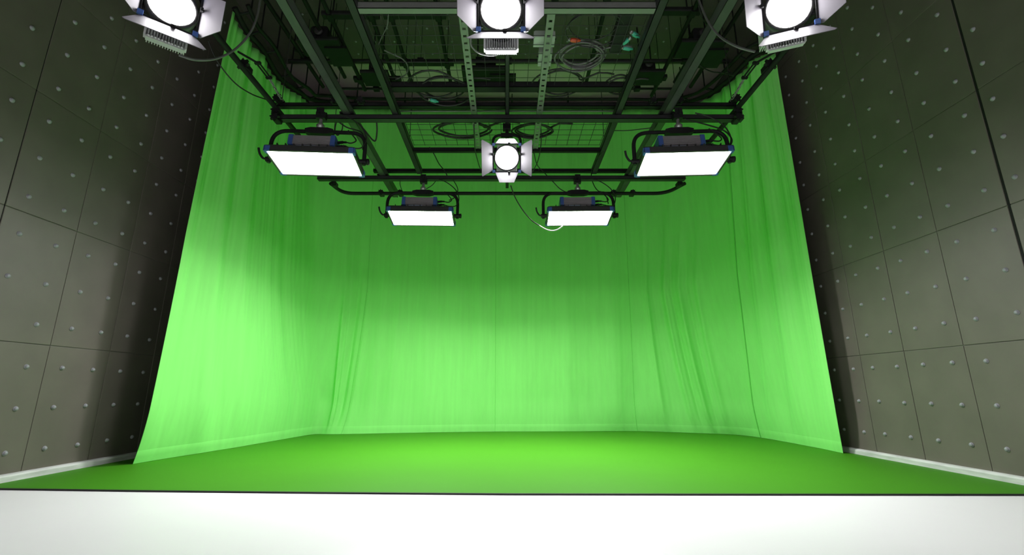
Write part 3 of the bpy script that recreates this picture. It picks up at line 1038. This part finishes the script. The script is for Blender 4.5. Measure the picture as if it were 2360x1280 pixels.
cable('grey cable draped over the mesh tray left of the centre bar', [(885, 116, 2.9), (905, 125, 2.95), (930, 138, 3.0), (940, 155, 3.1), (935, 172, 3.2), (912, 183, 3.25)], 0.005, 'greycable')
cable('thin grey cable hanging over the mesh tray near its left beam', [(895, 30, 2.5), (892, 60, 2.6), (880, 85, 2.75), (872, 105, 2.85)], 0.004, 'greycable')


def coil(label, cx, cy, rx, turns, n0, r, mat, z=3.012, jit=0.018, name='coiled_cable', squash=0.8):
    """several loose turns lying flat"""
    rr = random.Random(n0)
    c = at(cx, cy, Z=z)
    pts = []
    for k in range(turns):
        ox, oy = rr.uniform(-jit, jit), rr.uniform(-jit, jit)
        q = 1 - 0.32 * k / max(1, turns)
        for s in range(20):
            a = 2 * math.pi * s / 20
            pts.append(c + Vector((ox + rx * q * math.cos(a), oy + rx * squash * q * math.sin(a), 0.012 * (k % 3) + 0.006 * math.sin(3 * a))))
    pts.append(c + Vector((rx * 1.3, -rx * 0.6, 0.0)))
    pts.append(c + Vector((rx * 1.9, -rx * 0.5, 0.004)))
    return tag(MB().tube(smooth_path(pts, 2), r, 6).build(name, M[mat]), label, 'coiled cable', 'coils of cable on the mesh tray')


coil('coil of grey cable lying on the mesh tray right of the top centre spotlight', 1340, 130, 0.185, 5, 1, 0.0075, 'greycable')
coil('loops of black cable lying on the mesh tray left of the centre bar', 1012, 205, 0.225, 3, 2, 0.008, 'cable', jit=0.05)
coil('loops of black cable on the mesh tray just behind the coil of grey cable', 1295, 192, 0.21, 2, 3, 0.007, 'cable', jit=0.06)
coil('thick loop of black cable on the far mesh, left of the mid spotlight', 1070, 303, 0.28, 2, 4, 0.010, 'cable', jit=0.03, squash=0.5)
coil('thick loop of black cable on the far mesh, right of the mid spotlight', 1225, 300, 0.20, 3, 5, 0.009, 'cable', jit=0.04, squash=0.6)
coil('loop of black cable at the right rear corner of the near mesh', 1425, 195, 0.12, 2, 6, 0.007, 'cable', jit=0.03)
coil('thin black cable loops near the front right corner of the mesh tray', 1385, 55, 0.20, 2, 8, 0.005, 'cable', jit=0.06)

# ------------------------------------------------------------------ small things on the mesh tray
def small_box(name, label, px, py, size, mat, cat, group=None, z=3.0):
    p = at(px, py, Z=z)
    p.z = z + size[2] / 2 + 0.002
    t = thing(name, label, cat, p - Vector((0, 0, size[2] / 2)), 0, group)
    MB().box((0, 0, size[2] / 2), size, ch=min(size) * 0.08).build('case', M[mat], t)
    MB().box((0, 0, size[2] + 0.003), (size[0] * 0.9, size[1] * 0.9, 0.006)).build('lid', M[mat], t)
    for s in (-1, 1):
        MB().tube([(s * size[0] * 0.5, 0, size[2] * 0.5), (s * (size[0] * 0.5 + 0.012), 0, size[2] * 0.5)], 0.006, 8).build('cable_gland', M['steel'], t)
    return t


small_box('junction_box', 'pale grey green junction box on the mesh tray, nearer the front frame', 1254, 98, (0.15, 0.105, 0.05), 'boxgrey', 'junction box', 'junction boxes on the mesh tray')
small_box('junction_box', 'pale grey green junction box on the mesh tray, behind the first one', 1256, 138, (0.10, 0.15, 0.05), 'boxgrey', 'junction box', 'junction boxes on the mesh tray')
small_box('dimmer_box', 'long black box lying at the right side of the mesh tray', 1432, 80, (0.09, 0.36, 0.07), 'steel', 'dimmer box')


def plug(label, px, py, mat, ang):
    p = at(px, py, Z=3.01)
    t = thing('cable_plug', label, 'cable plug', p, ang, 'plugs on the mesh tray')
    MB().lathe([(0.001, 0), (0.012, 0.0), (0.016, 0.012), (0.016, 0.05), (0.009, 0.062), (0.008, 0.075), (0.001, 0.075)], 12, Matrix.Rotation(math.pi / 2, 4, 'Y')).build('shell', M[mat], t)
    MB().lathe([(0.012, -0.012), (0.012, 0.0), (0.001, 0.0)], 12, Matrix.Rotation(math.pi / 2, 4, 'Y')).build('tip', M['chain'], t)
    return t


plug('teal cable plug at the right of the mesh tray, nearer the front frame', 1457, 76, 'teal', 0.6)
plug('teal cable plug at the right of the mesh tray, above the grey coil', 1450, 90, 'teal', 2.2)
plug('teal cable plug at the right of the mesh tray, farthest back of the right ones', 1436, 110, 'teal', 0.2)
plug('teal cable plug hanging over the looped black cables left of the centre bar', 991, 230, 'teal', 0.4)
plug('small red plug on the mesh tray beside the pale junction boxes', 1314, 92, 'red', 0.1)
